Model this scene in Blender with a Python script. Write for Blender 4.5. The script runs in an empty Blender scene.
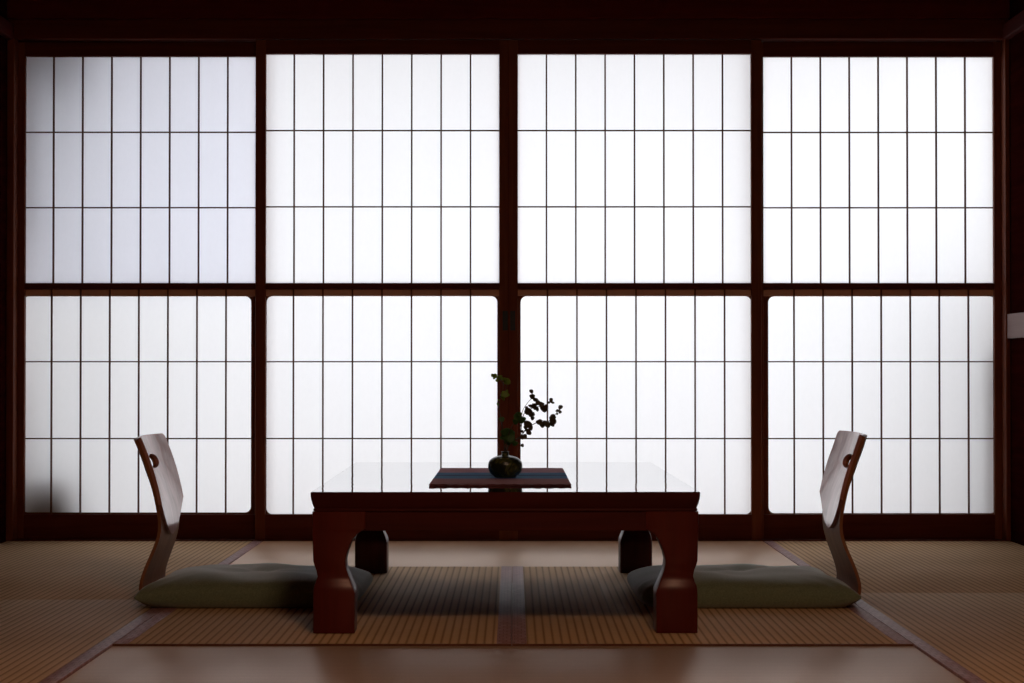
import bpy, bmesh, math, random
from mathutils import Vector, Matrix, noise
from mathutils.geometry import delaunay_2d_cdt

random.seed(7)
PI = math.pi
scene = bpy.context.scene
C = scene.collection

# ------------------------------------------------------------------ camera
F = 2030.0                        # focal length in pixels of the 1024 frame
CAM = Vector((0.0, -7.385, 0.625))
TILT = math.atan(27.5 / F)
YAW = 1.0 / F
cam_data = bpy.data.cameras.new('camera')
cam_data.sensor_width = 36.0
cam_data.lens = F / 1024 * 36.0
cam = bpy.data.objects.new('camera', cam_data)
C.objects.link(cam)
cam.location = CAM
cam.rotation_euler = (PI / 2 + TILT, 0, YAW)
scene.camera = cam
CR = cam.rotation_euler.to_matrix()


def at(px, py, Y):
    """world point on the plane y = Y that was measured at a photo pixel"""
    d = CR @ Vector(((px - 512) / F, (341.5 - py) / F, -1.0))
    return CAM + d * ((Y - CAM.y) / d.y)


def ax(px, py, Y):
    return at(px, py, Y).x


def az(px, py, Y):
    return at(px, py, Y).z


# ------------------------------------------------------------------ helpers
def obj(name, bm, mat, parent=None, smooth=False, autos=None):
    bmesh.ops.recalc_face_normals(bm, faces=bm.faces)
    me = bpy.data.meshes.new(name)
    bm.to_mesh(me)
    bm.free()
    if mat is not None:
        me.materials.append(mat)
    if smooth:
        for p in me.polygons:
            p.use_smooth = True
        if autos is not None:
            me.set_sharp_from_angle(angle=math.radians(autos))
    o = bpy.data.objects.new(name, me)
    C.objects.link(o)
    if parent is not None:
        o.parent = parent
    return o


def thing(name, label, cat, loc=(0, 0, 0), group=None, kind=None):
    o = bpy.data.objects.new(name, None)
    o.empty_display_size = 0.05
    C.objects.link(o)
    o.location = loc
    tag(o, label, cat, group, kind)
    return o


def tag(o, label=None, cat=None, group=None, kind=None):
    if label:
        o['label'] = label
    if cat:
        o['category'] = cat
    if group:
        o['group'] = group
    if kind:
        o['kind'] = kind
    return o


def box(bm, x0, x1, y0, y1, z0, z1, bev=0.0, seg=2):
    m = Matrix.Translation(((x0 + x1) / 2, (y0 + y1) / 2, (z0 + z1) / 2)) @ \
        Matrix.Diagonal((abs(x1 - x0), abs(y1 - y0), abs(z1 - z0), 1))
    r = bmesh.ops.create_cube(bm, size=1.0, matrix=m)
    if bev > 0:
        es = list({e for v in r['verts'] for e in v.link_edges})
        bmesh.ops.bevel(bm, geom=es, offset=bev, segments=seg, profile=0.5, affect='EDGES')
    return bm


def loft(bm, rings, cap=True):
    """rings: list of lists of points, all the same length"""
    vs = [[bm.verts.new(p) for p in r] for r in rings]
    n = len(vs[0])
    for a, b in zip(vs, vs[1:]):
        for i in range(n):
            bm.faces.new((a[i], a[(i + 1) % n], b[(i + 1) % n], b[i]))
    if cap:
        bm.faces.new(vs[0])
        bm.faces.new(vs[-1])
    return bm


def rrect(x0, x1, y0, y1, z, r, n=4):
    pts = []
    for cx, cy, a0 in ((x1 - r, y1 - r, 0), (x0 + r, y1 - r, PI / 2), (x0 + r, y0 + r, PI), (x1 - r, y0 + r, 1.5 * PI)):
        for k in range(n + 1):
            a = a0 + PI / 2 * k / n
            pts.append((cx + r * math.cos(a), cy + r * math.sin(a), z))
    return pts


def lathe(bm, prof, n=48, off=(0, 0, 0), sy=1.0):
    rings = []
    for r, z in prof:
        rings.append([(off[0] + r * math.cos(2 * PI * k / n), off[1] + sy * r * math.sin(2 * PI * k / n), off[2] + z) for k in range(n)])
    return loft(bm, rings)


def tube(bm, pts, r0, r1, n=7):
    pts = [Vector(p) for p in pts]
    rings = []
    up = Vector((0.3, 1, 0.1)).normalized()
    for i, p in enumerate(pts):
        t = (pts[min(i + 1, len(pts) - 1)] - pts[max(i - 1, 0)]).normalized()
        a = t.cross(up).normalized()
        b = t.cross(a)
        r = r0 + (r1 - r0) * i / (len(pts) - 1)
        rings.append([p + a * r * math.cos(2 * PI * k / n) + b * r * math.sin(2 * PI * k / n) for k in range(n)])
    return loft(bm, rings)


def spline(pts, n=8):
    """Catmull-Rom through the points"""
    P = [Vector(p) for p in pts]
    P = [P[0] * 2 - P[1]] + P + [P[-1] * 2 - P[-2]]
    out = []
    for i in range(1, len(P) - 2):
        for k in range(n):
            t = k / n
            out.append(0.5 * ((2 * P[i]) + (P[i + 1] - P[i - 1]) * t + (2 * P[i - 1] - 5 * P[i] + 4 * P[i + 1] - P[i + 2]) * t * t
                              + (3 * P[i] - P[i - 1] - 3 * P[i + 1] + P[i + 2]) * t ** 3))
    out.append(P[-2])
    return out


def inside(p, poly):
    x, y = p
    c = False
    j = len(poly) - 1
    for i in range(len(poly)):
        xi, yi = poly[i]
        xj, yj = poly[j]
        if (yi > y) != (yj > y) and x < (xj - xi) * (y - yi) / (yj - yi) + xi:
            c = not c
        j = i
    return c


def edge_dist(p, poly):
    p = Vector(p)
    best = 9
    for i in range(len(poly)):
        a = Vector(poly[i])
        b = Vector(poly[(i + 1) % len(poly)])
        t = max(0, min(1, (p - a).dot(b - a) / max((b - a).length_squared, 1e-12)))
        best = min(best, (a + (b - a) * t - p).length)
    return best


def sheet(bm, outline, holes, step, f0, f1):
    """a plate with holes: 2-D outline, mapped to its two faces by f0 and f1"""
    pts = [Vector(p) for p in outline]
    edges = [(i, (i + 1) % len(outline)) for i in range(len(outline))]
    for h in holes:
        b = len(pts)
        pts += [Vector(p) for p in h]
        edges += [(b + i, b + (i + 1) % len(h)) for i in range(len(h))]
    if step:
        xs = [p[0] for p in outline]
        ys = [p[1] for p in outline]
        nx = int((max(xs) - min(xs)) / step)
        ny = int((max(ys) - min(ys)) / step)
        for i in range(1, nx + 1):
            for j in range(1, ny + 1):
                q = (min(xs) + i * (max(xs) - min(xs)) / (nx + 1), min(ys) + j * (max(ys) - min(ys)) / (ny + 1))
                if inside(q, outline) and edge_dist(q, outline) > step * 0.4 and \
                        all(not inside(q, h) and edge_dist(q, h) > step * 0.4 for h in holes):
                    pts.append(Vector(q))
    vs, es, fs, _, _, _ = delaunay_2d_cdt(pts, edges, [], 0, 1e-7)
    keep = []
    for f in fs:
        c = sum((vs[i] for i in f), Vector((0, 0))) / len(f)
        if inside(c, outline) and all(not inside(c, h) for h in holes):
            keep.append(f)
    a = [bm.verts.new(f0(v)) for v in vs]
    b = [bm.verts.new(f1(v)) for v in vs]
    cnt = {}
    for f in keep:
        bm.faces.new([a[i] for i in f])
        bm.faces.new([b[i] for i in reversed(f)])
        for i in range(len(f)):
            e = (f[i], f[(i + 1) % len(f)])
            k = tuple(sorted(e))
            cnt[k] = None if k in cnt else e
    for e in cnt.values():
        if e:
            bm.faces.new((a[e[1]], a[e[0]], b[e[0]], b[e[1]]))
    loose = [v for v in bm.verts if not v.link_faces]
    bmesh.ops.delete(bm, geom=loose, context='VERTS')
    return bm


def round_poly(x0, x1, y0, y1, r, n=6):
    return [(p[0], p[1]) for p in rrect(x0, x1, y0, y1, 0, r, n)]


# ------------------------------------------------------------------ materials
def new_mat(name):
    m = bpy.data.materials.new(name)
    m.use_nodes = True
    nt = m.node_tree
    b = nt.nodes['Principled BSDF']
    return m, nt, b


def N(nt, kind, **kw):
    n = nt.nodes.new(kind)
    for k, v in kw.items():
        if k in n.inputs:
            n.inputs[k].default_value = v
        else:
            setattr(n, k, v)
    return n


def coords(nt, scale=(1, 1, 1), rot=(0, 0, 0), out='Object'):
    tc = N(nt, 'ShaderNodeTexCoord')
    mp = N(nt, 'ShaderNodeMapping')
    mp.inputs['Scale'].default_value = scale
    mp.inputs['Rotation'].default_value = rot
    nt.links.new(tc.outputs[out], mp.inputs['Vector'])
    return mp.outputs['Vector']


def ramp(nt, fac, stops):
    r = N(nt, 'ShaderNodeValToRGB')
    el = r.color_ramp.elements
    while len(el) < len(stops):
        el.new(0.5)
    for e, (p, c) in zip(el, stops):
        e.position = p
        e.color = (*c, 1)
    nt.links.new(fac, r.inputs['Fac'])
    return r.outputs['Color']


def bump(nt, b, h, strength, dist, prev=None):
    bp = N(nt, 'ShaderNodeBump', Strength=strength, Distance=dist)
    nt.links.new(h, bp.inputs['Height'])
    if prev is not None:
        nt.links.new(prev, bp.inputs['Normal'])
    nt.links.new(bp.outputs['Normal'], b.inputs['Normal'])
    return bp.outputs['Normal']


def wood(name, dark, light, axis=0, rough=0.35, coat=0.0, scale=1.0, spec=0.5, bs=0.1):
    m, nt, b = new_mat(name)
    s = [28 * scale] * 3
    s[axis] = 1.6 * scale
    v = coords(nt, tuple(s))
    n = N(nt, 'ShaderNodeTexNoise', Scale=1.0, Detail=6.0, Roughness=0.62, Distortion=0.6)
    nt.links.new(v, n.inputs['Vector'])
    c = ramp(nt, n.outputs['Fac'], [(0.3, dark), (0.7, light)])
    nt.links.new(c, b.inputs['Base Color'])
    b.inputs['Roughness'].default_value = rough
    b.inputs['Specular IOR Level'].default_value = spec
    b.inputs['Coat Weight'].default_value = coat
    b.inputs['Coat Roughness'].default_value = 0.12
    bump(nt, b, n.outputs['Fac'], bs, 0.002)
    b.inputs['Coat Tint'].default_value = (1.0, 0.86, 0.84, 1)
    b.inputs['Specular Tint'].default_value = (1.0, 0.82, 0.78, 1)
    return m


M = {}
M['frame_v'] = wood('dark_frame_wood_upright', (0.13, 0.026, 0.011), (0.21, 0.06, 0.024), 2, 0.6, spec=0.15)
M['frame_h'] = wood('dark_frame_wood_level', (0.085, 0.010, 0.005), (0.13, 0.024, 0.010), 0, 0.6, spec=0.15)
M['beam'] = wood('dark_beam_wood', (0.085, 0.006, 0.004), (0.12, 0.010, 0.006), 0, 0.7, spec=0.1)
M['beam_y'] = wood('dark_beam_wood_side', (0.045, 0.004, 0.003), (0.07, 0.008, 0.005), 1, 0.75, spec=0.06)
M['lattice'] = wood('lattice_wood', (0.12, 0.045, 0.025), (0.18, 0.075, 0.045), 2, 0.6, spec=0.2)
M['screen'] = wood('bounce_lit_screen_wood', (0.62, 0.33, 0.23), (0.78, 0.44, 0.31), 0, 0.6, spec=0.2)  # paler than its frame: bounced light put into the rail's colour
M['lacquer'] = wood('red_brown_lacquer', (0.065, 0.005, 0.0035), (0.12, 0.010, 0.006), 2, 0.36, 0.0, spec=0.45)
M['lacquer_h'] = wood('red_brown_lacquer_level', (0.045, 0.004, 0.003), (0.075, 0.007, 0.005), 0, 0.5, 0.0, spec=0.25)
M['zaisu'] = wood('bent_plywood', (0.28, 0.115, 0.085), (0.58, 0.30, 0.25), 2, 0.36, 0.8, spec=0.7, bs=0.35)
M['zaisu_edge'] = wood('bent_plywood_support', (0.22, 0.080, 0.035), (0.34, 0.14, 0.065), 2, 0.5, 0.0, spec=0.12)
M['pale_board'] = wood('pale_rail_wood', (0.20, 0.10, 0.085), (0.27, 0.145, 0.125), 1, 0.5, 0.0, spec=0.3)
M['ceiling'] = wood('ceiling_boards', (0.10, 0.05, 0.03), (0.16, 0.08, 0.05), 1, 0.7)
M['deck'] = wood('veranda_boards', (0.68, 0.64, 0.60), (0.78, 0.74, 0.70), 0, 0.5)

# mirror-polished table top
m, nt, b = new_mat('mirror_lacquer_top')
b.inputs['Base Color'].default_value = (0.035, 0.007, 0.005, 1)
b.inputs['Roughness'].default_value = 0.035
b.inputs['IOR'].default_value = 1.75
b.inputs['Coat Weight'].default_value = 0.7
b.inputs['Coat IOR'].default_value = 1.7
b.inputs['Coat Roughness'].default_value = 0.02
n = N(nt, 'ShaderNodeTexNoise', Scale=9.0, Detail=2.0)
nt.links.new(coords(nt, (1, 1, 1)), n.inputs['Vector'])
nn = bump(nt, b, n.outputs['Fac'], 0.12, 0.004)
nt.links.new(nn, b.inputs['Coat Normal'])
M['top'] = m

# washi paper: thin, lets daylight through
m, nt, b = new_mat('shoji_paper')
nt.nodes.remove(b)
out = nt.nodes['Material Output']
n = N(nt, 'ShaderNodeTexNoise', Scale=1.0, Detail=5.0, Roughness=0.7)
nt.links.new(coords(nt, (90, 90, 40)), n.inputs['Vector'])
c = ramp(nt, n.outputs['Fac'], [(0.25, (0.925, 0.925, 0.935)), (0.75, (0.95, 0.95, 0.96))])
tr = N(nt, 'ShaderNodeBsdfTranslucent')
df = N(nt, 'ShaderNodeBsdfDiffuse')
mx = N(nt, 'ShaderNodeMixShader', Fac=0.68)
nt.links.new(c, tr.inputs['Color'])
nt.links.new(c, df.inputs['Color'])
nt.links.new(df.outputs[0], mx.inputs[1])
nt.links.new(tr.outputs[0], mx.inputs[2])
nt.links.new(mx.outputs[0], out.inputs['Surface'])
M['paper'] = m

m, nt, b = new_mat('sheer_curtain')
nt.nodes.remove(b)
out = nt.nodes['Material Output']
tr = N(nt, 'ShaderNodeBsdfTranslucent')
tr.inputs['Color'].default_value = (0.86, 0.87, 0.95, 1)
tp = N(nt, 'ShaderNodeBsdfTransparent')
tp.inputs['Color'].default_value = (0.90, 0.91, 0.97, 1)
mx = N(nt, 'ShaderNodeMixShader', Fac=0.45)
nt.links.new(tp.outputs[0], mx.inputs[1])
nt.links.new(tr.outputs[0], mx.inputs[2])
nt.links.new(mx.outputs[0], out.inputs['Surface'])
M['curtain'] = m


def tatami(name, across):
    """rush mat; ribs 20 mm apart, counted along world axis `across` (0 = x, 1 = y)"""
    m, nt, b = new_mat(name)
    tc = N(nt, 'ShaderNodeTexCoord')
    sp = N(nt, 'ShaderNodeSeparateXYZ')
    nt.links.new(tc.outputs['Object'], sp.inputs[0])
    k = N(nt, 'ShaderNodeMath', operation='MULTIPLY')
    k.inputs[1].default_value = 2 * PI / 0.0198
    nt.links.new(sp.outputs[across], k.inputs[0])
    s = N(nt, 'ShaderNodeMath', operation='SINE')
    nt.links.new(k.outputs[0], s.inputs[0])
    h = N(nt, 'ShaderNodeMath', operation='MULTIPLY_ADD')
    h.inputs[1].default_value = 0.5
    h.inputs[2].default_value = 0.5
    nt.links.new(s.outputs[0], h.inputs[0])
    rib = N(nt, 'ShaderNodeMath', operation='POWER')
    rib.inputs[1].default_value = 0.6
    nt.links.new(h.outputs[0], rib.inputs[0])
    # single rushes run across the ribs
    sc = [40, 40, 1]
    sc[1 - across] = 420
    n = N(nt, 'ShaderNodeTexNoise', Scale=1.0, Detail=3.0)
    mp = N(nt, 'ShaderNodeMapping')
    mp.inputs['Scale'].default_value = sc
    nt.links.new(tc.outputs['Object'], mp.inputs['Vector'])
    nt.links.new(mp.outputs['Vector'], n.inputs['Vector'])
    n2 = N(nt, 'ShaderNodeTexNoise', Scale=2.2, Detail=4.0)
    nt.links.new(tc.outputs['Object'], n2.inputs['Vector'])
    mixv = N(nt, 'ShaderNodeMath', operation='MULTIPLY_ADD')
    mixv.inputs[1].default_value = 0.45
    nt.links.new(n.outputs['Fac'], mixv.inputs[0])
    sc2 = N(nt, 'ShaderNodeMath', operation='MULTIPLY')
    sc2.inputs[1].default_value = 0.5
    nt.links.new(n2.outputs['Fac'], sc2.inputs[0])
    nt.links.new(sc2.outputs[0], mixv.inputs[2])
    c0, c1 = ((0.57, 0.36, 0.19), (0.77, 0.52, 0.30)) if across == 0 else ((0.66, 0.44, 0.28), (0.84, 0.61, 0.43))  # same straw: crosswise mats paler, window reflection put into the colour
    col = ramp(nt, mixv.outputs[0], [(0.30, c0), (0.65, c1)])
    dk = N(nt, 'ShaderNodeMix', data_type='RGBA', blend_type='MULTIPLY')
    dk.inputs['Factor'].default_value = 1.0
    g = ramp(nt, rib.outputs[0], [(0.0, (0.50, 0.42, 0.38)), (0.58, (1, 1, 1))])
    nt.links.new(col, dk.inputs['A'])
    nt.links.new(g, dk.inputs['B'])
    nt.links.new(dk.outputs['Result'], b.inputs['Base Color'])
    b.inputs['Roughness'].default_value = 0.7 if across == 0 else 0.32
    b.inputs['Specular IOR Level'].default_value = 0.06 if across == 0 else 1.0
    b.inputs['Specular Tint'].default_value = (1.0, 0.70, 0.48, 1)
    b.inputs['Sheen Weight'].default_value = 0.0 if across == 0 else 0.9
    b.inputs['Sheen Roughness'].default_value = 0.4
    b.inputs['IOR'].default_value = 1.5 if across == 0 else 1.85
    b.inputs['Sheen Tint'].default_value = (1.0, 0.70, 0.50, 1)
    p = bump(nt, b, n.outputs['Fac'], 0.25, 0.0012)
    bump(nt, b, rib.outputs[0], 0.4 if across == 0 else 0.25, 0.0018, p)
    return m


M['tatami_y'] = tatami('rush_mat_ribs_running_in_depth', 0)
M['tatami_x'] = tatami('rush_mat_ribs_across_window_lit', 1)

m, nt, b = new_mat('woven_border_cloth')
v = coords(nt, (1, 1, 1))
br = N(nt, 'ShaderNodeTexBrick', Scale=1.0)
br.inputs['Color1'].default_value = (0.36, 0.18, 0.16, 1)
br.inputs['Color2'].default_value = (0.46, 0.26, 0.24, 1)
br.inputs['Mortar'].default_value = (0.25, 0.11, 0.11, 1)
br.inputs['Mortar Size'].default_value = 0.0012
br.inputs['Brick Width'].default_value = 0.017
br.inputs['Row Height'].default_value = 0.028
nt.links.new(v, br.inputs['Vector'])
nt.links.new(br.outputs['Color'], b.inputs['Base Color'])
b.inputs['Roughness'].default_value = 0.5
b.inputs['Specular IOR Level'].default_value = 0.2
b.inputs['Specular Tint'].default_value = (1.0, 0.68, 0.62, 1)
bump(nt, b, br.outputs['Fac'], 0.4, -0.0008)
M['heri'] = m


def cloth(name, c0, c1, scale=220, rough=0.85, sheen=0.3):
    m, nt, b = new_mat(name)
    n = N(nt, 'ShaderNodeTexNoise', Scale=scale, Detail=3.0)
    nt.links.new(coords(nt), n.inputs['Vector'])
    nt.links.new(ramp(nt, n.outputs['Fac'], [(0.3, c0), (0.7, c1)]), b.inputs['Base Color'])
    b.inputs['Roughness'].default_value = rough
    b.inputs['Sheen Weight'].default_value = sheen
    bump(nt, b, n.outputs['Fac'], 0.35, 0.001)
    return m


M['cushion'] = cloth('sage_green_cloth', (0.14, 0.175, 0.10), (0.21, 0.25, 0.15), sheen=0.7)
M['wall'] = cloth('sand_wall_plaster', (0.20, 0.12, 0.07), (0.26, 0.16, 0.10), 90, 0.95, 0)
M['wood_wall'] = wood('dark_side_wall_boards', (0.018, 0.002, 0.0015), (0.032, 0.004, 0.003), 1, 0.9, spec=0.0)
M['shade_block'] = cloth('shade_block_plaster', (0.10, 0.08, 0.065), (0.14, 0.11, 0.09), 60, 0.95, 0)  # dark stuff of the shade blockers added outside
M['gravel'] = cloth('pale_gravel', (0.75, 0.75, 0.75), (0.85, 0.85, 0.85), 30, 0.95, 0)

m, nt, b = new_mat('dark_metal')
b.inputs['Base Color'].default_value = (0.006, 0.006, 0.008, 1)
b.inputs['Roughness'].default_value = 0.5
M['metal'] = m

# striped runner: bands across its length
m, nt, b = new_mat('striped_runner_weave')
tc = N(nt, 'ShaderNodeTexCoord')
sp = N(nt, 'ShaderNodeSeparateXYZ')
nt.links.new(tc.outputs['Object'], sp.inputs[0])
nz = N(nt, 'ShaderNodeTexNoise', Scale=1.0, Detail=3.0)
mp = N(nt, 'ShaderNodeMapping')
mp.inputs['Scale'].default_value = (6, 60, 1)
nt.links.new(tc.outputs['Object'], mp.inputs['Vector'])
nt.links.new(mp.outputs['Vector'], nz.inputs['Vector'])
ad = N(nt, 'ShaderNodeMath', operation='MULTIPLY_ADD')
ad.inputs[1].default_value = 0.10
nt.links.new(nz.outputs['Fac'], ad.inputs[0])
nt.links.new(sp.outputs['Y'], ad.inputs[2])
mr = N(nt, 'ShaderNodeMapRange')
mr.inputs['From Min'].default_value = -0.40
mr.inputs['From Max'].default_value = 0.50
nt.links.new(ad.outputs[0], mr.inputs['Value'])
PU, BL, DB, MV = (0.36, 0.13, 0.14), (0.055, 0.20, 0.44), (0.012, 0.05, 0.15), (0.50, 0.23, 0.28)
col = ramp(nt, mr.outputs[0], [(0.0, (0.035, 0.012, 0.016)), (0.08, PU), (0.30, PU), (0.38, BL), (0.47, BL), (0.52, DB), (0.56, BL), (0.64, BL), (0.72, MV), (1.0, MV)])
nt.links.new(col, b.inputs['Base Color'])
b.inputs['Roughness'].default_value = 0.9
b.inputs['Specular IOR Level'].default_value = 0.1
bump(nt, b, nz.outputs['Fac'], 0.3, 0.001)
M['runner'] = m

# glazed vase
m, nt, b = new_mat('dark_green_glaze')
n = N(nt, 'ShaderNodeTexNoise', Scale=34.0, Detail=4.0, Distortion=1.4)
nt.links.new(coords(nt), n.inputs['Vector'])
nt.links.new(ramp(nt, n.outputs['Fac'], [(0.35, (0.010, 0.014, 0.008)), (0.52, (0.022, 0.030, 0.014)), (0.66, (0.13, 0.14, 0.04))]), b.inputs['Base Color'])
b.inputs['Roughness'].default_value = 0.28
bump(nt, b, n.outputs['Fac'], 0.5, 0.004)
M['vase'] = m


def leafmat(name, c0, c1):
    m, nt, b = new_mat(name)
    n = N(nt, 'ShaderNodeTexNoise', Scale=60.0, Detail=2.0)
    nt.links.new(coords(nt), n.inputs['Vector'])
    c = ramp(nt, n.outputs['Fac'], [(0.3, c0), (0.7, c1)])
    nt.links.new(c, b.inputs['Base Color'])
    b.inputs['Roughness'].default_value = 0.5
    tr = N(nt, 'ShaderNodeBsdfTranslucent')
    nt.links.new(c, tr.inputs['Color'])
    mx = N(nt, 'ShaderNodeMixShader', Fac=0.3)
    nt.links.new(b.outputs[0], mx.inputs[1])
    nt.links.new(tr.outputs[0], mx.inputs[2])
    nt.links.new(mx.outputs[0], nt.nodes['Material Output'].inputs['Surface'])
    return m


M['leaf_light'] = leafmat('fresh_green_leaf', (0.14, 0.24, 0.02), (0.25, 0.36, 0.05))
M['leaf_mid'] = leafmat('deep_green_leaf', (0.03, 0.10, 0.014), (0.07, 0.17, 0.03))
M['leaf_dark'] = leafmat('dark_brown_green_leaf', (0.055, 0.042, 0.018), (0.09, 0.065, 0.03))
M['stem'] = leafmat('twig_bark', (0.05, 0.035, 0.02), (0.10, 0.07, 0.03))

# ------------------------------------------------------------------ room shell
XL, XR = -1.842, 1.808          # side wall faces
YB = -9.2                       # wall behind the camera
ZC = 2.55
FILL_LAMP = 26.0


def struct(name, bm, mat, label=None, **kw):
    o = obj(name, bm, mat, None, **kw)
    return tag(o, label, None, None, 'structure')


bm = bmesh.new()
box(bm, XL - 0.12, XR + 0.12, YB - 0.1, 0.0, -0.20, -0.0556)
struct('floor', bm, M['deck'], 'wooden floor carrying the straw mats')
bm = bmesh.new()
box(bm, XL - 0.12, XR + 0.12, YB - 0.1, 0.25, ZC, ZC + 0.06)
struct('ceiling', bm, M['ceiling'], 'dark board ceiling above the frame')
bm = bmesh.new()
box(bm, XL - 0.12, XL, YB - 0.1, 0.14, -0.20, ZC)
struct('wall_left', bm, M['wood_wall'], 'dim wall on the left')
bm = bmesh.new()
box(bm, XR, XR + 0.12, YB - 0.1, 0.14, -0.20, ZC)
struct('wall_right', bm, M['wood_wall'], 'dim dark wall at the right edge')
bm = bmesh.new()
box(bm, XL, XR, YB - 0.1, YB, -0.052, ZC)
struct('wall_rear', bm, M['wall'], 'wall behind the camera')
bm = bmesh.new()
box(bm, XL, XR, 0.012, 0.13, 1.985, ZC)
struct('wall_front', bm, M['beam'], 'dark wall above the paper doors')

Z_K = az(512, 38.8, 0.0)        # underside of the upper door track
# lower track (sill)
bm = bmesh.new()
box(bm, XL, XR, 0.0, 0.125, -0.10, 0.002, 0.0015)
for y0 in (0.017, 0.061):
    pass
struct('trim_1', bm, M['frame_h'], 'dark wooden sill the paper doors slide on')
# upper track, with a long tie beam on its face
bm = bmesh.new()
box(bm, XL, XR, 0.0, 0.125, Z_K, 1.90, 0.002)
struct('trim_2', bm, M['frame_h'], 'dark wooden upper track above the paper doors')
bm = bmesh.new()
box(bm, XL, XR, -0.018, 0.125, 1.90, 1.985, 0.004)
struct('trim_3', bm, M['beam'], 'dark tie beam over the upper track')
# posts beside the doors
xa = ax(16, 300, 0.03)
xb = ax(1003.3, 300, 0.03)
bm = bmesh.new()
box(bm, XL, xa, -0.008, 0.125, 0.002, Z_K, 0.003)
struct('trim_4', bm, M['frame_v'], 'dark post left of the paper doors')
bm = bmesh.new()
box(bm, xb, XR, -0.008, 0.125, 0.002, Z_K, 0.003)
struct('trim_5', bm, M['frame_v'], 'dark post right of the paper doors')
# right wall: pale rail board and picture beam
bm = bmesh.new()
zb0, zb1 = az(1015, 338, -0.10), az(1015, 313.5, -0.10)
loft(bm, [rrect(XR - 0.014, XR, -2.2, -0.012, z, 0.008, 4) for z in (zb0, zb0 + 0.002, zb1 - 0.002, zb1)])
struct('trim_6', bm, M['pale_board'], 'pale wooden rail board on the right wall')
bm = bmesh.new()
box(bm, XR - 0.03, XR, -7.0, -0.022, 1.822, 1.878, 0.006, 3)
struct('trim_7', bm, M['beam_y'], 'dark beam running along the right wall near the ceiling')
bm = bmesh.new()
box(bm, XL, XL + 0.03, -7.0, -0.022, 1.822, 1.878, 0.006, 3)
struct('trim_8', bm, M['beam_y'], 'dark beam running along the left wall near the ceiling')

# ------------------------------------------------------------------ straw mats
MT = 0.052


def mat_piece(x0, x1, y0, y1, ribs, label, borders=(), low=0.0, end=False):
    """ribs 'y': long side in depth with cloth on its two long edges; borders = which x edges carry cloth"""
    g = 0.0012
    x0 += g
    x1 -= g
    y0 += g
    y1 -= g
    t = thing('tatami_mat', label, 'tatami mat', ((x0 + x1) / 2, (y0 + y1) / 2, -MT - low), 'straw mats covering the floor')
    w, d = (x1 - x0) / 2, (y1 - y0) / 2
    bm = bmesh.new()
    box(bm, -w, w, -d, d, 0, MT, 0.0022, 2)
    o = obj('rush_surface', bm, M['tatami_y' if ribs == 'y' else 'tatami_x'], t, True, 40)
    for s in borders:
        bm = bmesh.new()
        e = s * w
        hw = 0.033
        xs = sorted((e - s * hw, e + s * 0.0006))
        box(bm, xs[0], xs[1], -d - 0.0006, d + 0.0006, 0.002, MT + 0.0010, 0.0012, 2)
        obj('border_cloth', bm, M['heri'], t, True, 40)
    if end:
        bm = bmesh.new()
        box(bm, -w, w, -d - 0.0008, -d + 0.004, 0.002, MT + 0.0012, 0.0006, 1)
        obj('end_binding', bm, M['lattice'], t)
    return t


Y1, Y2 = -0.951, -2.771
XM = -0.003
mat_piece(-0.91, 0.91, Y1, 0.0, 'x', 'pale smooth straw mat lying crosswise along the paper doors, behind the table')
mat_piece(-0.91, XM, Y2, Y1, 'y', 'ribbed straw mat under the left half of the table', (-1, 1), 0.0, True)
mat_piece(XM, 0.91, Y2, Y1, 'y', 'ribbed straw mat under the right half of the table', (-1, 1), 0.0, True)
mat_piece(-0.91, 0.91, Y2 - 0.91, Y2, 'x', 'pale smooth straw mat lying crosswise in front of the table', (), 0.0035)
mat_piece(XL, -0.91, -1.869, 0.0, 'y', 'dim ribbed straw mat by the wall behind the left floor chair', (1,))
mat_piece(XL, -0.91, -3.69, -1.869, 'y', 'dark ribbed straw mat at the lower left corner', (1,))
mat_piece(0.91, XR, -1.70, 0.0, 'y', 'brown ribbed straw mat by the doors behind the right floor chair', (-1,))
mat_piece(0.91, XR, -3.52, -1.70, 'y', 'brown ribbed straw mat at the lower right corner', (-1,))
# the rest of the mat floor, out of frame towards the camera
bm = bmesh.new()
box(bm, XL, XR, YB, -3.695, -MT, 0.0)
box(bm, 0.911, XR, -3.693, -3.522, -MT, 0.0)
struct('floor_foreground', bm, M['tatami_y'], 'straw mat floor in front of the frame')

# ------------------------------------------------------------------ paper doors
PULL = None


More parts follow.
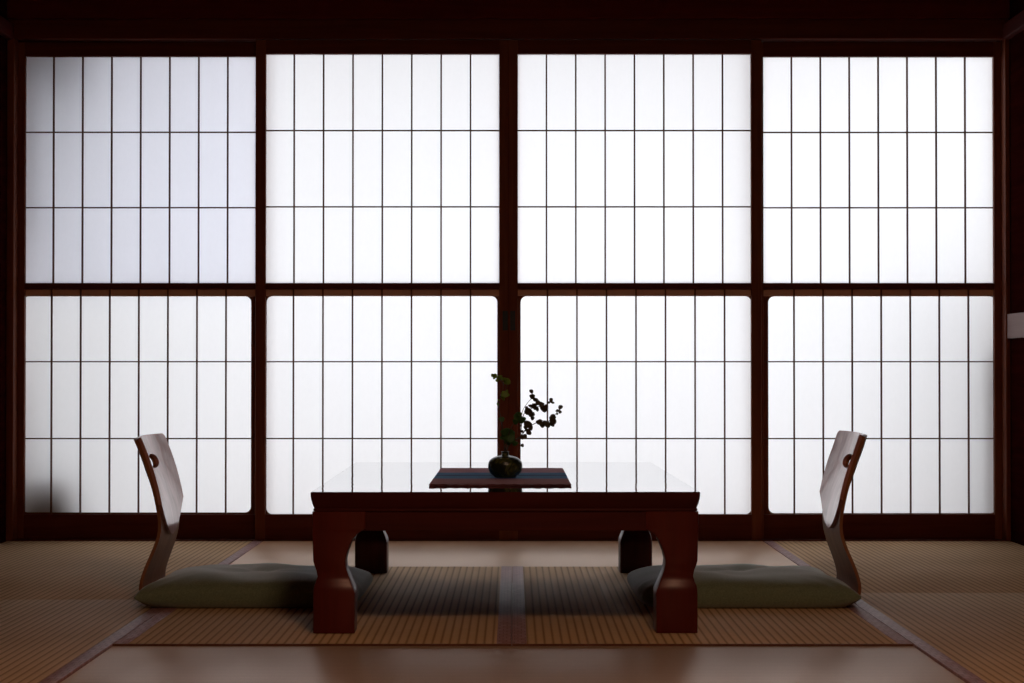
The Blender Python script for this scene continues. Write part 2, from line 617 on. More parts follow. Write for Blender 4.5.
def door(n, xl, xr, lit, lower, bars, yf, label, pull_side):
    """xl, xr outer edges; lit = (x0, x1, ytop) opening in photo pixels; lower = rounded lower opening"""
    T = 0.032                                   # frame depth
    yb = yf + T
    t = thing('door_%d' % n, label, None, ((xl + xr) / 2, yf, 0.002), None, 'structure')
    ox, oy, oz = t.location

    def part(name, bm, mat, parent=t, **kw):
        bmesh.ops.translate(bm, verts=bm.verts, vec=(-ox, -oy, -oz))
        return obj(name, bm, mat, parent, **kw)

    x0, x1 = ax(lit[0], 170, yf), ax(lit[1], 170, yf)
    zt = az(512, lit[2], yf)
    zb = az(512, 514.5, yf)
    zm0, zm1 = az(512, 289, yf), az(512, 283, yf)
    ztop = Z_K + 0.010 if False else Z_K - 0.0015
    for a, b_ in ((xl, x0), (x1, xr)):
        bm = bmesh.new()
        box(bm, a, b_, yf, yb, 0.003, ztop, 0.0018)
        s = part('stile', bm, M['frame_v'])
    bm = bmesh.new()
    box(bm, x0, x1, yf + 0.001, yb, zt, ztop, 0.0012)
    part('top_rail', bm, M['frame_h'])
    bm = bmesh.new()
    box(bm, x0, x1, yf + 0.001, yb, 0.003, zb, 0.0012)
    part('bottom_rail', bm, M['frame_h'])
    bm = bmesh.new()
    box(bm, x0, x1, yf + 0.001, yb, zm0, zm1, 0.0012)
    part('middle_rail', bm, M['frame_h'])
    # lattice
    kw_, kd = 0.0054, 0.011
    py0 = yf + 0.010
    for name, za, zc, rows in (('upper_lattice', zm1, zt, 3), ('lower_lattice', zb, zm1 - 0.002, 3)):
        bm = bmesh.new()
        ztt = zm0 if name == 'lower_lattice' else zc
        for k in range(1, 8):
            lo_ = name == 'lower_lattice'
            b0, b1 = (bars[2], bars[3]) if lo_ else (bars[0], bars[1])
            xc = ax(b0 + (b1 - b0) * (k - 1) / 6, 400 if lo_ else 170, yf)
            box(bm, xc - kw_ / 2, xc + kw_ / 2, py0, py0 + kd, za, ztt)
        for k in range(1, rows):
            z = az(512, (438.7, 361.7)[k - 1], yf) if name == 'lower_lattice' else za + (zc - za) * k / rows
            box(bm, x0, x1, py0 + 0.001, py0 + kd, z - 0.0023, z + 0.0023)
        part(name, bm, M['lattice'])
        bm = bmesh.new()
        yo = 0.0034 if name == 'lower_lattice' else 0.0
        box(bm, x0 - 0.003, x1 + 0.003, py0 + kd + yo, py0 + kd + yo + 0.0004, za - 0.002, ztt + 0.002)
        # keep the paper a single skin
        bmesh.ops.delete(bm, geom=[f for f in bm.faces if abs(f.normal.y) < 0.5 or f.normal.y > 0.5], context='FACES')
        part(name.replace('lattice', 'paper'), bm, M['paper'])
    # sliding inner screen behind the lower half, with a round-cornered opening
    lx0, lx1, ly0, ly1 = lower
    hx0, hx1 = ax(lx0, 400, yb), ax(lx1, 400, yb)
    hz0, hz1 = az(512, ly1, yb), az(512, ly0, yb)
    bm = bmesh.new()
    ya = py0 + kd
    sheet(bm, [(x0 - 0.002, zb - 0.002), (x1 + 0.002, zb - 0.002), (x1 + 0.002, zm0 + 0.0005), (x0 - 0.002, zm0 + 0.0005)],
          [round_poly(hx0, hx1, hz0, hz1, 0.022, 6)], None,
          lambda v: (v.x, ya + 0.0002, v.y), lambda v: (v.x, ya + 0.0030, v.y))
    part('inner_screen_frame', bm, M['frame_v'])
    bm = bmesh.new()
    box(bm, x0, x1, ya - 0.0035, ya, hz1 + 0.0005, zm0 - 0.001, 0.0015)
    part('inner_screen_rail', bm, M['screen'])  # pale colour stands for bounced light on the screen's top rail
    if pull_side:
        px0, px1 = ((502.6, 507.8) if pull_side < 0 else (510.2, 515.3))
        bm = bmesh.new()
        a, b_ = ax(px0, 320, yf), ax(px1, 320, yf)
        z0, z1 = az(512, 330.5, yf), az(512, 311, yf)
        sheet(bm, round_poly(a, b_, z0, z1, 0.002, 3), [round_poly(a + 0.003, b_ - 0.003, z0 + 0.003, z1 - 0.003, 0.001, 2)], None,
              lambda v: (v.x, yf - 0.0015, v.y), lambda v: (v.x, yf + 0.001, v.y))
        box(bm, a + 0.002, b_ - 0.002, yf - 0.0003, yf + 0.001, z0 + 0.002, z1 - 0.002)
        part('finger_pull', bm, M['metal'])
    return t


YF, YR = 0.016, 0.058
xmid = ax(508.7, 300, YF)
door(1, ax(15.6, 170, YR), ax(266.0, 170, YR), (24.8, 255.4, 56.3), (22.9, 251.4, 296.5, 512.3), (52.7, 227.1, 50.5, 225.3), YR,
     'leftmost paper sliding door with a bluish grey upper half', 0)
door(2, ax(255.5, 170, YF), xmid, (265.6, 499.2, 53.8), (266.8, 497.3, 296.3, 514), (293.7, 470.4, 292.9, 470.4), YF,
     'paper sliding door left of the centre seam', -1)
door(3, xmid, ax(761.5, 170, YF), (517.8, 751.2, 53.8), (520.6, 751.0, 296.3, 514), (546.5, 723.0, 547.5, 725.1), YF,
     'paper sliding door right of the centre seam', 1)
door(4, ax(753.0, 170, YR), ax(1003.1, 170, YR), (763.4, 994.0, 56.6), (768.0, 995.6, 296.5, 513), (792.1, 966.0, 794.7, 969.5), YR,
     'rightmost paper sliding door by the right wall', 0)

# meeting strip closing the centre seam, fixed to the back of door 2
bm = bmesh.new()
box(bm, -0.016, 0.016, 0.0, 0.006, 0.0, Z_K - 0.006, 0.001)
ms = obj('meeting_strip', bm, M['frame_v'], bpy.data.objects['door_2'])
ms.location = (xmid - bpy.data.objects['door_2'].location.x, 0.0325, 0.001)

# ------------------------------------------------------------------ outside, behind the paper
bm = bmesh.new()
box(bm, XL - 0.12, XR + 0.12, 0.125, 1.10, -0.14, -0.04)
struct('veranda_floor', bm, M['deck'], 'veranda boards outside the paper doors')
bm = bmesh.new()
box(bm, XL - 0.12, XL - 0.02, 0.14, 1.10, -0.14, ZC)  # wall added out of view so the paper darkens towards the left
struct('shade_wall_left', bm, M['shade_block'], 'added unseen wall shading the left of the paper')
bm = bmesh.new()
box(bm, XR + 0.02, XR + 0.12, 0.14, 0.95, -0.14, 0.95)  # low wall added out of view to shade the right door
struct('shade_wall_right', bm, M['shade_block'], 'added unseen low wall shading the right of the paper')
bm = bmesh.new()
box(bm, XL - 0.12, XR + 0.12, 0.14, 0.85, 2.22, 2.30)  # slab added out of view to dim the upper half of the paper
struct('shade_eave', bm, M['wall'], 'added unseen eave dimming the upper paper')
# gathered sheer curtain hanging behind the upper left of door 1
bm = bmesh.new()
gx, gz = 60, 24
xa0, xa1 = XL - 0.01, -0.915
z0_, z1_ = 0.90, 1.86
gr = []
for i in range(gx + 1):
    row = []
    u = i / gx
    for j in range(gz + 1):
        v = j / gz
        x = xa0 + (xa1 - xa0) * u
        z = z0_ + (z1_ - z0_) * v
        fold = 0.008 * math.sin(u * 40 + v * 5) * (1 - u) + 0.012 * noise.noise(Vector((x * 7 + z * 5, z * 2.5, 1.3)))
        row.append(bm.verts.new((x, 0.135 + fold, z)))
    gr.append(row)
for i in range(gx):
    for j in range(gz):
        bm.faces.new((gr[i][j], gr[i + 1][j], gr[i + 1][j + 1], gr[i][j + 1]))
struct('curtain', bm, M['curtain'], 'sheer curtain behind the leftmost paper door', smooth=True)
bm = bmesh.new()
box(bm, XL - 0.02, -1.835, 0.13, 0.40, -0.04, 0.62, 0.02)  # dark block added outside to shade the paper's left edge
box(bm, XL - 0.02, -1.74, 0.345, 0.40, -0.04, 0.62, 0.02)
struct('shade_post', bm, M['shade_block'], 'added short dark block shading the left edge of the paper')
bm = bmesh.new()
box(bm, XL - 0.02, -1.50, 0.26, 0.80, 1.62, 2.22, 0.02)  # unseen box added to darken the top left cells
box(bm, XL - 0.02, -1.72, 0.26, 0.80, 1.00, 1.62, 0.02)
struct('shade_box_upper_left', bm, M['shade_block'], 'added unseen box shading the top left of the paper')
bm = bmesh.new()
box(bm, 1.72, XR + 0.03, 0.14, 0.45, -0.04, 0.70, 0.02)  # box added outside to grey the paper's lower right
struct('shade_box_lower_right', bm, M['shade_block'], 'added unseen low box shading the lower right of the paper')
# made-up jar for the dark blob: only its blurred shade shows on the paper
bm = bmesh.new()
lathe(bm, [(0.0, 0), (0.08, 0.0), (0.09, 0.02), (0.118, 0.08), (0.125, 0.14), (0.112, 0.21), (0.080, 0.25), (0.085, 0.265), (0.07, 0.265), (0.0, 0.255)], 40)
jar = struct('shade_jar', bm, M['shade_block'], 'added dark round shape shading the lower left corner of the paper', smooth=True)
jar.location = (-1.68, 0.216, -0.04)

# ------------------------------------------------------------------ low table
TX = (ax(310.5, 493, -2.594) + ax(701, 493, -2.594)) / 2
TW = (ax(701, 493, -2.594) - ax(310.5, 493, -2.594)) / 2
TYF, TYB = -2.594, -1.064
TH = az(512, 492.8, TYF)
table = thing('low_table', 'long dark red lacquered low table with a mirror-polished top in the middle of the mats', 'table',
              (TX - 0.0065, (TYF + TYB) / 2, 0.0013))
table.rotation_euler = (0, 0, math.radians(0.45))
hd = (TYB - TYF) / 2
bm = bmesh.new()
S = 1 / 424.0
prof = [(TH, 0.0015), (TH - 0.0015, 0.0), (TH - 0.010, 0.0003), (TH - 0.018, 0.0015), (TH - 0.028, 0.004), (TH - 0.037, 0.0075),
        (TH - 0.0385, 0.0085), (TH - 0.0395, 0.0065), (TH - 0.043, 0.006), (TH - 0.0455, 0.008), (TH - 0.047, 0.010)]
loft(bm, [rrect(-TW + i, TW - i, -hd + i, hd - i, z, 0.010, 3) for z, i in prof])
top = obj('tabletop', bm, M['lacquer_h'], table, True, 30)
bm = bmesh.new()
loft(bm, [rrect(-TW + i, TW - i, -hd + i, hd - i, z, 0.009, 3) for z, i in ((TH - 0.0002, 0.0024), (TH + 0.0006, 0.0026))])
obj('polished_surface', bm, M['top'], table)

LZ0, LZ1 = 0.0, TH - 0.0465
inset = 0.006


def yz(y):
    return 0.625 - (y - 369) * 4.806 / F


leg_prof = [(0.0, 0.0, 0.092), (yz(597), 0.0, 0.092), (yz(594), 0.0, 0.093), (yz(590), 0.0005, 0.091), (yz(586), 0.002, 0.087), (yz(582), 0.006, 0.083), (yz(577), 0.0095, 0.0785),
            (yz(571), 0.007, 0.0735), (yz(566), 0.003, 0.071), (yz(561), 0.0, 0.070), (yz(554), -0.0005, 0.073), (yz(545), -0.001, 0.081),
            (yz(539), -0.0015, 0.088), (yz(534), -0.002, 0.098), (yz(530), -0.002, 0.112), (yz(528.5), -0.002, 0.118), (LZ1, -0.002, 0.118)]
for sx in (-1, 1):
    for sy in (-1, 1):
        bm = bmesh.new()
        rings = []
        for z, o_, i_ in leg_prof:
            a = sx * (TW - inset - o_)
            b_ = sx * (TW - inset - i_ - 0.006)
            c_ = sy * (hd - inset - 0.005 - o_)
            d_ = sy * (hd - inset - 0.005 - i_ - 0.006)
            rings.append(rrect(min(a, b_), max(a, b_), min(c_, d_), max(c_, d_), z, 0.004, 2))
        loft(bm, rings)
        obj('leg', bm, M['lacquer'], table, True, 35)
az0, az1 = yz(531), LZ1
for s in (-1, 1):
    bm = bmesh.new()
    yc = s * (hd - inset - 0.005 - 0.013)
    box(bm, -TW + 0.10, TW - 0.10, yc - 0.012, yc + 0.012, az0, az1, 0.002)
    obj('apron', bm, M['lacquer_h'], table)
    bm = bmesh.new()
    xc = s * (TW - inset - 0.013)
    box(bm, xc - 0.012, xc + 0.012, -hd + 0.10, hd - 0.10, az0, az1, 0.002)
    obj('apron', bm, M['lacquer_h'], table)

# ------------------------------------------------------------------ runner, vase
RX = (ax(428, 487, -2.38) + ax(570.3, 487, -2.38)) / 2
runner = None
bm = bmesh.new()
nx, ny = 40, 70
rw, rl = 0.1755, 0.425
RZ = TH + 0.0025
for side in (0, 1):
    pass
vt, vb = [], []
for i in range(nx + 1):
    a_, b2 = [], []
    for j in range(ny + 1):
        u, v = i / nx * 2 - 1, j / ny * 2 - 1
        x = u * rw + (0.0012 * math.sin(j * 1.7) if abs(u) == 1 else 0)
        y = v * rl + (0.0025 * math.sin(i * 2.1) * (abs(v) == 1))
        lift = 0.0035 * max(0, (abs(v) - 0.96) / 0.04) * (0.6 + 0.4 * math.sin(i * 1.9)) if v < 0 else 0
        h = 0.0035 + 0.0006 * noise.noise(Vector((x * 20, y * 20, 0)))
        a_.append(bm.verts.new((x, y, h + lift * 0.5)))
        b2.append(bm.verts.new((x, y, 0)))
    vt.append(a_)
    vb.append(b2)
for i in range(nx):
    for j in range(ny):
        bm.faces.new((vt[i][j], vt[i + 1][j], vt[i + 1][j + 1], vt[i][j + 1]))
        bm.faces.new((vb[i][j], vb[i][j + 1], vb[i + 1][j + 1], vb[i + 1][j]))
for i in range(nx):
    bm.faces.new((vt[i][0], vb[i][0], vb[i + 1][0], vt[i + 1][0]))
    bm.faces.new((vt[i][ny], vt[i + 1][ny], vb[i + 1][ny], vb[i][ny]))
for j in range(ny):
    bm.faces.new((vt[0][j], vt[0][j + 1], vb[0][j + 1], vb[0][j]))
    bm.faces.new((vt[nx][j], vb[nx][j], vb[nx][j + 1], vt[nx][j + 1]))
runner = obj('table_runner', bm, M['runner'], None, True, 40)
runner.location = (RX + 0.002, -2.366 + rl, RZ)
tag(runner, 'purple and blue striped woven runner lying on the table under the vase', 'table runner')

VY = -2.02
VX = ax(505.2, 470, VY)
VZ = RZ + 0.0042
vase = thing('vase', 'small squat dark green glazed vase holding leafy sprigs on the striped runner', 'vase', (VX, VY, VZ))
vp = [(0.0, 0.0), (0.022, 0.0), (0.028, 0.001), (0.038, 0.008), (0.0440, 0.018), (0.0455, 0.028), (0.0430, 0.0375), (0.036, 0.0445),
      (0.026, 0.0490), (0.015, 0.0510), (0.0105, 0.0525), (0.0092, 0.057), (0.0095, 0.062), (0.0112, 0.0645), (0.0085, 0.0648),
      (0.0072, 0.061), (0.0070, 0.050), (0.0, 0.046)]
pp = spline([(r, z, 0) for r, z in vp], 3)
bm = bmesh.new()
lathe(bm, [(max(p.x, 0.0004), p.y * (1.10 if p.y < 0.051 else (0.0561 + (p.y - 0.051) * 0.8) / p.y)) for p in pp], 56)
obj('body', bm, M['vase'], vase, True, 60)


# ------------------------------------------------------------------ sprigs
def leaf(bm, c, r, nrm, aspect=1.0, spin=0.0):
    nrm = Vector(nrm).normalized()
    a = nrm.orthogonal().normalized()
    b_ = nrm.cross(a)
    a, b_ = a * math.cos(spin) + b_ * math.sin(spin), b_ * math.cos(spin) - a * math.sin(spin)
    c = Vector(c)
    n = 14
    ringo, ringi = [], []
    for k in range(n):
        t = 2 * PI * k / n
        w = 1 + 0.10 * math.cos(3 * t) + 0.05 * math.cos(5 * t + 1)
        e = a * math.cos(t) * r * w + b_ * math.sin(t) * r * w * aspect
        ringo.append(bm.verts.new(c + e + nrm * r * 0.18))
        ringi.append(bm.verts.new(c + e * 0.5 + nrm * r * 0.03))
    cv = bm.verts.new(c - nrm * 0.0)
    for k in range(n):
        bm.faces.new((ringo[k], ringo[(k + 1) % n], ringi[(k + 1) % n], ringi[k]))
        bm.faces.new((ringi[k], ringi[(k + 1) % n], cv))


def P(px, py, dy=0.0):
    return at(px, py, VY + dy)


MOUTH = (505.2, 453)


def sprig(label, stems, leaves, mat):
    base = Vector((VX, VY, VZ + 0.048))
    t = thing('leafy_sprig', label, 'sprig', base, 'sprigs in the vase')
    bm = bmesh.new()
    for pts, r0, r1 in stems:
        w = [P(x, y, d) - base for x, y, d in pts]
        tube(bm, spline(w, 6), r0 * 1.3, r1 * 1.7)
    obj('stem', bm, M['stem'], t, True)
    bm = bmesh.new()
    for x, y, r, asp, d in leaves:
        r *= 1.15
        c = P(x, y, d + random.uniform(-0.006, 0.006)) - base
        nrm = Vector((random.uniform(-0.5, 0.5), -1, random.uniform(-0.5, 0.6)))
        leaf(bm, c, r / 368.0, nrm, asp, random.uniform(0, 6))
    o = obj('foliage', bm, mat, t, True)
    sm = o.modifiers.new('thickness', 'SOLIDIFY')
    sm.thickness = 0.0006
    return t


sprig('thin upright sprig with fresh green leaves at its tip, rising left of the vase neck',
      [([(504.7, 458, 0), (504.3, 445, 0), (502.5, 430, .005), (500.5, 417, .01), (498.3, 405, .012), (501, 395, .012), (503.5, 385, .012), (498, 377, .010)], 0.0013, 0.0005),
       ([(502.5, 398, .012), (505, 392, .010), (507, 383, .010)], 0.0006, 0.0004)],
      [(495.0, 376.4, 2.6, 0.7, .01), (499.4, 377.4, 2.9, 0.8, .01), (492.6, 375.2, 1.7, 0.8, .01), (496.8, 380.5, 1.7, 0.7, .01), (502.8, 379.0, 1.8, 0.8, .012),
       (507.4, 381.8, 3.4, 0.85, .01), (505.8, 379.3, 2.0, 0.7, .01),
       (504.9, 394.5, 3.6, 0.8, .012), (503.0, 397.6, 2.4, 0.7, .012), (506.6, 391.8, 2.0, 0.7, .012), (497.8, 404.2, 1.5, 0.6, .012), (498.6, 400.0, 1.2, 0.6, .012)],
      M['leaf_light'])
sprig('short sprig of deep green leaves just above the vase neck',
      [([(505.4, 458, 0), (506, 446, -.003), (508, 436, -.005), (512, 426, -.004), (518, 418, 0)], 0.0012, 0.0005),
       ([(505.2, 450, 0), (503.5, 436, 0), (502, 420, 0)], 0.0008, 0.0004)],
      [(507.5, 435.5, 5.6, 0.9, -.004), (505.0, 431.5, 4.2, 0.8, -.004), (511.0, 438.5, 4.4, 0.8, -.004), (508.5, 441.5, 3.6, 0.9, 0), (503.6, 437.5, 3.2, 0.8, 0),
       (512.0, 432.5, 3.0, 0.8, 0), (518.0, 417.5, 4.6, 0.85, 0), (521.6, 419.5, 3.6, 0.9, 0), (515.5, 421.5, 2.8, 0.8, 0), (519.5, 414.2, 2.6, 0.8, 0), (501.8, 419.2, 2.6, 0.8, 0),
       (514.8, 443.3, 2.8, 0.8, 0)],
      M['leaf_mid'])
sprig('spreading sprig of dark brownish round leaves leaning out to the right of the vase',
      [([(505.8, 458, 0), (508, 447, 0), (514, 441, .004), (521, 436, .008), (526, 429, .010), (532, 425, .010), (541, 421, .008), (549, 421, .005), (554, 416, .004), (560, 408.5, .003)], 0.0014, 0.0004),
       ([(521, 436, .008), (521.5, 424, .005), (524, 414, 0), (530, 409, -.004), (537, 404, -.006), (531, 391, -.008)], 0.0009, 0.0004),
       ([(520, 423, .005), (523, 410, .006), (530, 400, .006), (534, 398, .005)], 0.0006, 0.0003),
       ([(530, 409, -.004), (540, 406, -.005), (546, 405, -.004), (551, 401, -.004)], 0.0007, 0.0003),
       ([(514, 441, .004), (519, 443, 0), (522.5, 445, 0)], 0.0006, 0.0003)],
      [(531.3, 391.5, 2.0, 0.9, -.008), (532.4, 396.4, 2.5, 0.9, -.006), (535.5, 399.4, 2.3, 0.8, -.006), (538.0, 402.8, 2.8, 0.8, -.006), (541.4, 404.8, 2.6, 0.9, -.005),
       (543.6, 408.8, 3.7, 0.8, -.005), (546.0, 406.5, 2.2, 0.8, -.005), (534.6, 406.2, 3.0, 0.8, -.004), (537.2, 408.8, 2.2, 0.8, -.004),
       (530.6, 405.8, 1.9, 0.8, -.004), (528.6, 411.2, 3.9, 0.85, -.004), (532.2, 414.8, 2.8, 0.8, -.004), (532.5, 418.0, 1.9, 0.9, -.002), (526.6, 408.0, 1.7, 0.8, -.002),
       (551.0, 400.3, 2.1, 0.8, -.004), (549.0, 402.6, 1.3, 0.8, -.004), (552.9, 402.6, 1.3, 0.8, -.004),
       (560.4, 407.2, 1.8, 1.2, .003), (557.4, 410.8, 1.5, 0.9, .003), (559.8, 411.8, 1.7, 0.9, .003), (557.2, 413.8, 1.1, 0.9, .003),
       (552.9, 420.6, 3.6, 0.85, .005), (552.7, 417.2, 2.9, 0.9, .005), (552.2, 423.8, 2.5, 0.9, .005),
       (539.6, 422.2, 3.0, 0.85, .008), (542.4, 424.6, 2.9, 0.9, .008), (546.3, 423.8, 3.1, 0.9, .006), (548.4, 426.0, 1.6, 0.9, .006),
       (527.4, 424.2, 3.6, 0.9, .010), (530.4, 427.6, 2.5, 0.9, .010), (525.6, 427.6, 1.8, 0.9, .010), (528.6, 432.4, 2.9, 0.8, .010), (526.6, 429.8, 1.6, 0.9, .010),
       (524.4, 436.6, 2.5, 0.9, .008), (521.8, 437.6, 1.7, 0.9, .008), (522.4, 445.3, 1.6, 0.9, 0), (522.0, 431.2, 1.4, 0.9, .006), (520.6, 425.6, 1.3, 0.9, .005)],
      M['leaf_dark'])


# ------------------------------------------------------------------ cushions
def cushion(x_out, x_in, sgn, label, seed):
    """sgn: direction from the cushion to the table (+1 for the left one)"""
    xc = (x_out + x_in) / 2
    hx = abs(x_in - x_out) / 2
    yc, hy = -1.803, 0.305
    t = thing('floor_cushion', label, 'cushion', (xc, yc, 0.0), 'cushions on the floor chairs')
    bm = bmesh.new()
    n = 64
    base_t = 0.030
    g = {}
    for side in (1, -1):
        for i in range(n + 1):
            for j in range(n + 1):
                u, v = i / n * 2 - 1, j / n * 2 - 1
                if side == -1 and (i in (0, n) or j in (0, n)):
                    g[side, i, j] = g[1, i, j]
                    continue
                # denser towards the rim
                uu = math.sin(u * PI / 2)
                vv = math.sin(v * PI / 2)
                inner = uu * sgn > 0
                if inner:
                    pull_x = 1 - 0.05 * abs(vv) ** 5
                else:
                    pull_x = 1 - 0.085 * (1 - abs(vv) ** 2.4)
                pull_y = 1 - 0.018 * (1 - uu ** 2)
                if inner:
                    pull_y *= 1 - 0.07 * abs(uu) ** 6
                x = uu * hx * pull_x
                y = vv * hy * pull_y
                e = (max(0, 1 - abs(uu) ** (5.0 if inner else 6.0)) ** 0.46) * (max(0, 1 - abs(vv) ** 5.5) ** 0.40)
                r = math.hypot(x, y)
                if side == 1:
                    h = base_t + 0.055 * e
                    h -= 0.014 * math.exp(-(r / 0.05) ** 2)
                    ang = math.atan2(y, x)
                    h += 0.0030 * math.cos(ang * 4 + seed) * math.exp(-((r - 0.10) / 0.09) ** 2)
                    h += 0.009 * e * noise.noise(Vector((x * 8 + seed, y * 9, 0.4)))
                    h -= 0.024 * e * (vv * 0.5 + 0.5) ** 2
                    # pulled folds running to the corners
                    cr = (abs(uu) * abs(vv)) ** 3
                    h += 0.004 * cr * math.sin((abs(uu) - abs(vv)) * 26 + seed)
                else:
                    lo = 0.0128 if abs(y) < 0.21 else max(0.002, 0.0128 - (abs(y) - 0.21) * 0.5)
                    h = base_t - (base_t - lo) * min(1, e * 1.7)
                g[side, i, j] = bm.verts.new((x, y, h))
    for side in (1, -1):
        for i in range(n):
            for j in range(n):
                f = [g[side, i, j], g[side, i + 1, j], g[side, i + 1, j + 1], g[side, i, j + 1]]
                f = f if side == 1 else f[::-1]
                if len(set(f)) == 4:
                    try:
                        bm.faces.new(f)
                    except ValueError:
                        pass
    obj('cover', bm, M['cushion'], t, True)
    # seam piping round the rim
    return t


cushion(-0.984, -0.396, 1, 'grey-green floor cushion on the left floor chair', 0.3)
cushion(0.904, 0.322, -1, 'grey-green floor cushion on the right floor chair', 2.1)


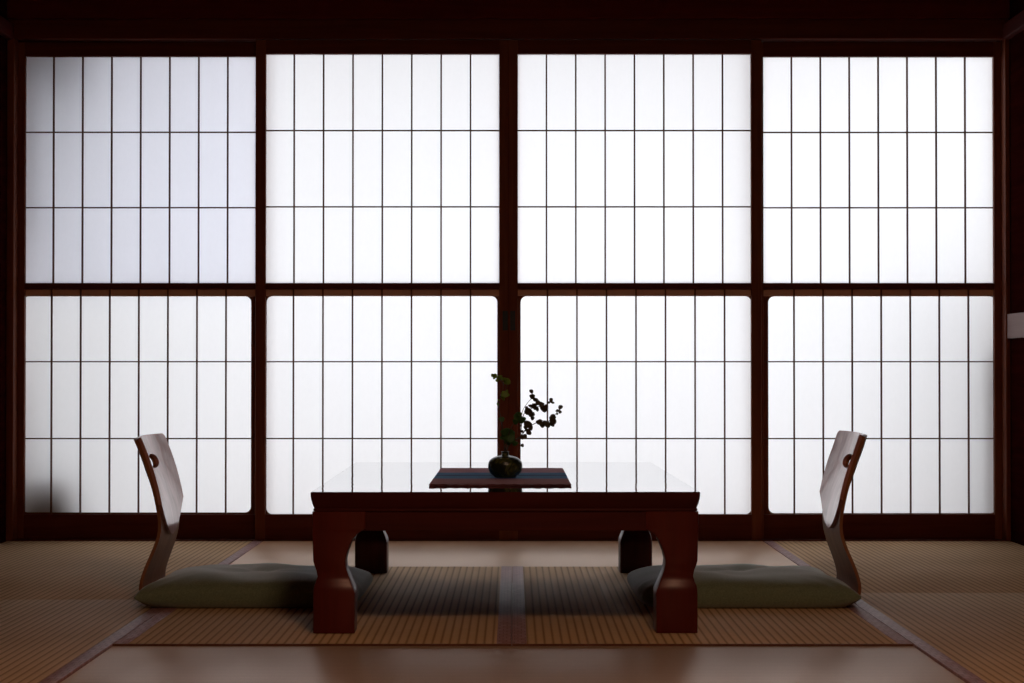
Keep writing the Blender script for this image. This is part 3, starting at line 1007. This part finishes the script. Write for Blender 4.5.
# ------------------------------------------------------------------ legless floor chairs
def floor_chair(sgn, xtop, label, ztip, dz):
    """bent plywood: a flat seat on the mats, an S-curved riser and a round-bottomed back panel"""
    # profile relative to riser top; positive x points to the table
    prof = [(0.40, 0.005), (0.30, 0.005), (0.20, 0.005), (0.10, 0.005), (0.050, 0.005), (0.030, 0.009), (0.0165, 0.022), (0.0125, 0.040), (0.0155, 0.065), (0.027, 0.100),
            (0.043, 0.140), (0.054, 0.175), (0.0585, 0.205), (0.0580, 0.235), (0.053, 0.270), (0.043, 0.315), (0.028, 0.365), (0.012, 0.408), (0.000, 0.440 + dz)]
    c = spline([(x, z, 0) for x, z in prof], 6)
    L = [0.0]
    for a, b_ in zip(c, c[1:]):
        L.append(L[-1] + (b_ - a).length)

    def frame(s):
        s = max(0, min(L[-1], s))
        k = 0
        while k < len(L) - 2 and L[k + 1] < s:
            k += 1
        f = (s - L[k]) / max(L[k + 1] - L[k], 1e-9)
        p = c[k].lerp(c[k + 1], f)
        t = (c[min(k + 2, len(c) - 1)] - c[max(k - 1, 0)]).normalized()
        return p, Vector((t.y, -t.x, 0))        # normal towards the sitter (p.x -> x, p.y -> z)

    def s_of_z(z):
        for k in range(len(c) - 1, 0, -1):
            if c[k - 1].y <= z <= c[k].y:
                return L[k - 1] + (L[k] - L[k - 1]) * (z - c[k - 1].y) / (c[k].y - c[k - 1].y)
        return L[-1]

    zc_ = -1.805
    t = thing('floor_chair', label, 'legless chair', (xtop, zc_, 0.0), 'legless floor chairs at the table')

    def mapper(off):
        def f(v):
            p, nn = frame(v.x)
            q = p + nn * off
            # gently hollowed across
            rec = 0.027 * max(0.0, min(1.0, (p.y - 0.18) / 0.17))
            rec = rec * ((v.y / 0.176) ** 2 - 1) if p.y > 0.18 else 0.0
            return (sgn * (q.x + rec), v.y, max(q.y, 0.0005))
        return f

    Smax = L[-1]
    W = 0.182

    def halfw(s):
        z = frame(s)[0].y
        if s < L[-1] * 0.45 and z < 0.012:
            return 0.185 * (1 if s > 0.06 else math.sqrt(max(0.0, 1 - ((0.06 - s) / 0.06) ** 2)) * 0.25 + 0.75)
        w = 0.180 - 0.030 * math.exp(-((z - 0.20) / 0.075) ** 2)
        return w

    def rounded_top(S, w, r, n=6):
        a = [(S - r + r * math.sin(PI / 2 * k / n), w - r + r * math.cos(PI / 2 * k / n)) for k in range(n + 1)]
        # slightly arched crest
        crest = [(S + 0.004 * (1 - (q / (w - r)) ** 2), q) for q in [(w - r) * (1 - 2 * k / 8) for k in range(1, 8)]]
        b_ = [(x, -y) for x, y in reversed(a)]
        return a + crest + b_

    hs = s_of_z(0.366)
    hole_c, hole_w, hole_h = 0.0, 0.064, 0.021
    hole = []
    for k in range(24):
        a = 2 * PI * k / 24
        hole.append((hs + (hole_h if math.cos(a) > 0 else hole_h * 0.9) * math.copysign(abs(math.cos(a)) ** 0.8, math.cos(a)), hole_c + hole_w * math.sin(a)))
    # support sheet from the seat up behind the panel
    side = [(s, halfw(s)) for s in [Smax * 0.985 * k / 60 for k in range(61)] if s < Smax - 0.035]
    out = side + rounded_top(Smax - 0.003, 0.173, 0.013) + [(x, -y) for x, y in reversed(side)]
    bm = bmesh.new()
    sheet(bm, out, [hole], 0.016, mapper(0.0), mapper(0.0085))
    obj('seat_and_riser', bm, M['zaisu_edge'], t, True, 35)
    # back panel with a round tongue at the bottom
    s0, s1 = s_of_z(ztip), s_of_z(ztip + 0.085)
    low = [(s1 - (s1 - s0) * math.cos(PI * k / 28), -0.172 * math.sin(PI * k / 28) if False else 0.174 * math.sin(PI / 2 * (k / 14 - 1))) for k in range(0, 29)]
    lowp = []
    for k in range(29):
        a = -PI / 2 + PI * k / 28
        lowp.append((s1 - (s1 - s0) * (1 - abs(math.sin(a)) ** 1.7), 0.176 * math.sin(a)))
    outp = lowp + [(s1 + (Smax - 0.03 - s1) * k / 6, 0.176) for k in range(1, 6)] + rounded_top(Smax, 0.176, 0.014) + \
        [(s1 + (Smax - 0.03 - s1) * k / 6, -0.176) for k in range(5, 0, -1)]
    bm = bmesh.new()
    sheet(bm, outp, [hole], 0.014, mapper(0.0087), mapper(0.0180))
    p = obj('back_panel', bm, M['zaisu'], t, True, 35)
    p['label'] = 'smooth back panel with hand hole'
    return t


floor_chair(1, -1.006, 'bent plywood legless chair with hand hole, left of the table and facing right', 0.176, -0.004)
floor_chair(-1, 0.938, 'bent plywood legless chair with hand hole, right of the table and facing left', 0.190, 0.006)

# ------------------------------------------------------------------ added warm fill lamp, unseen above the frame
lamp = thing('added_fill_lamp', 'added unseen warm fill lamp with a square paper and wood body, above the mats', 'lamp', (0.45, -5.5, 2.16))
bm = bmesh.new()
box(bm, -0.25, 0.25, -0.25, 0.25, 0.0, 0.13, 0.01)
m, nt, b = new_mat('fill_lamp_glow')
b.inputs['Base Color'].default_value = (0.9, 0.8, 0.6, 1)
b.inputs['Emission Color'].default_value = (1.0, 0.64, 0.42, 1)
b.inputs['Emission Strength'].default_value = FILL_LAMP
obj('lamp_shade', bm, m, lamp)
bm = bmesh.new()
for sx in (-1, 1):
    for sy in (-1, 1):
        box(bm, sx * 0.262 - 0.012, sx * 0.262 + 0.012, sy * 0.262 - 0.012, sy * 0.262 + 0.012, -0.01, 0.15, 0.002)
box(bm, -0.262, 0.262, -0.274, 0.274, 0.132, 0.15, 0.002)
obj('lamp_frame', bm, M['frame_h'], lamp)
bm = bmesh.new()
tube(bm, [(0, 0, 0.14), (0, 0, 0.29), (0, 0, 0.44)], 0.005, 0.005, 8)
obj('cord', bm, M['metal'], lamp)

# ------------------------------------------------------------------ light: an overcast sky through the paper
world = bpy.data.worlds.new('overcast_sky')
scene.world = world
world.use_nodes = True
bg = world.node_tree.nodes['Background']
bg.inputs['Color'].default_value = (0.935, 0.958, 1.0, 1)
bg.inputs['Strength'].default_value = 1.94

scene.view_settings.view_transform = 'Standard'
scene.view_settings.look = 'None'
scene.view_settings.gamma = 1
scene.view_settings.exposure = 0.12
scene.view_settings.use_curve_mapping = False
scene.cycles.max_bounces = 10
scene.cycles.diffuse_bounces = 6
scene.cycles.glossy_bounces = 4
scene.cycles.transparent_max_bounces = 8
scene.cycles.use_denoising = True
scene.cycles.sample_clamp_indirect = 6.0
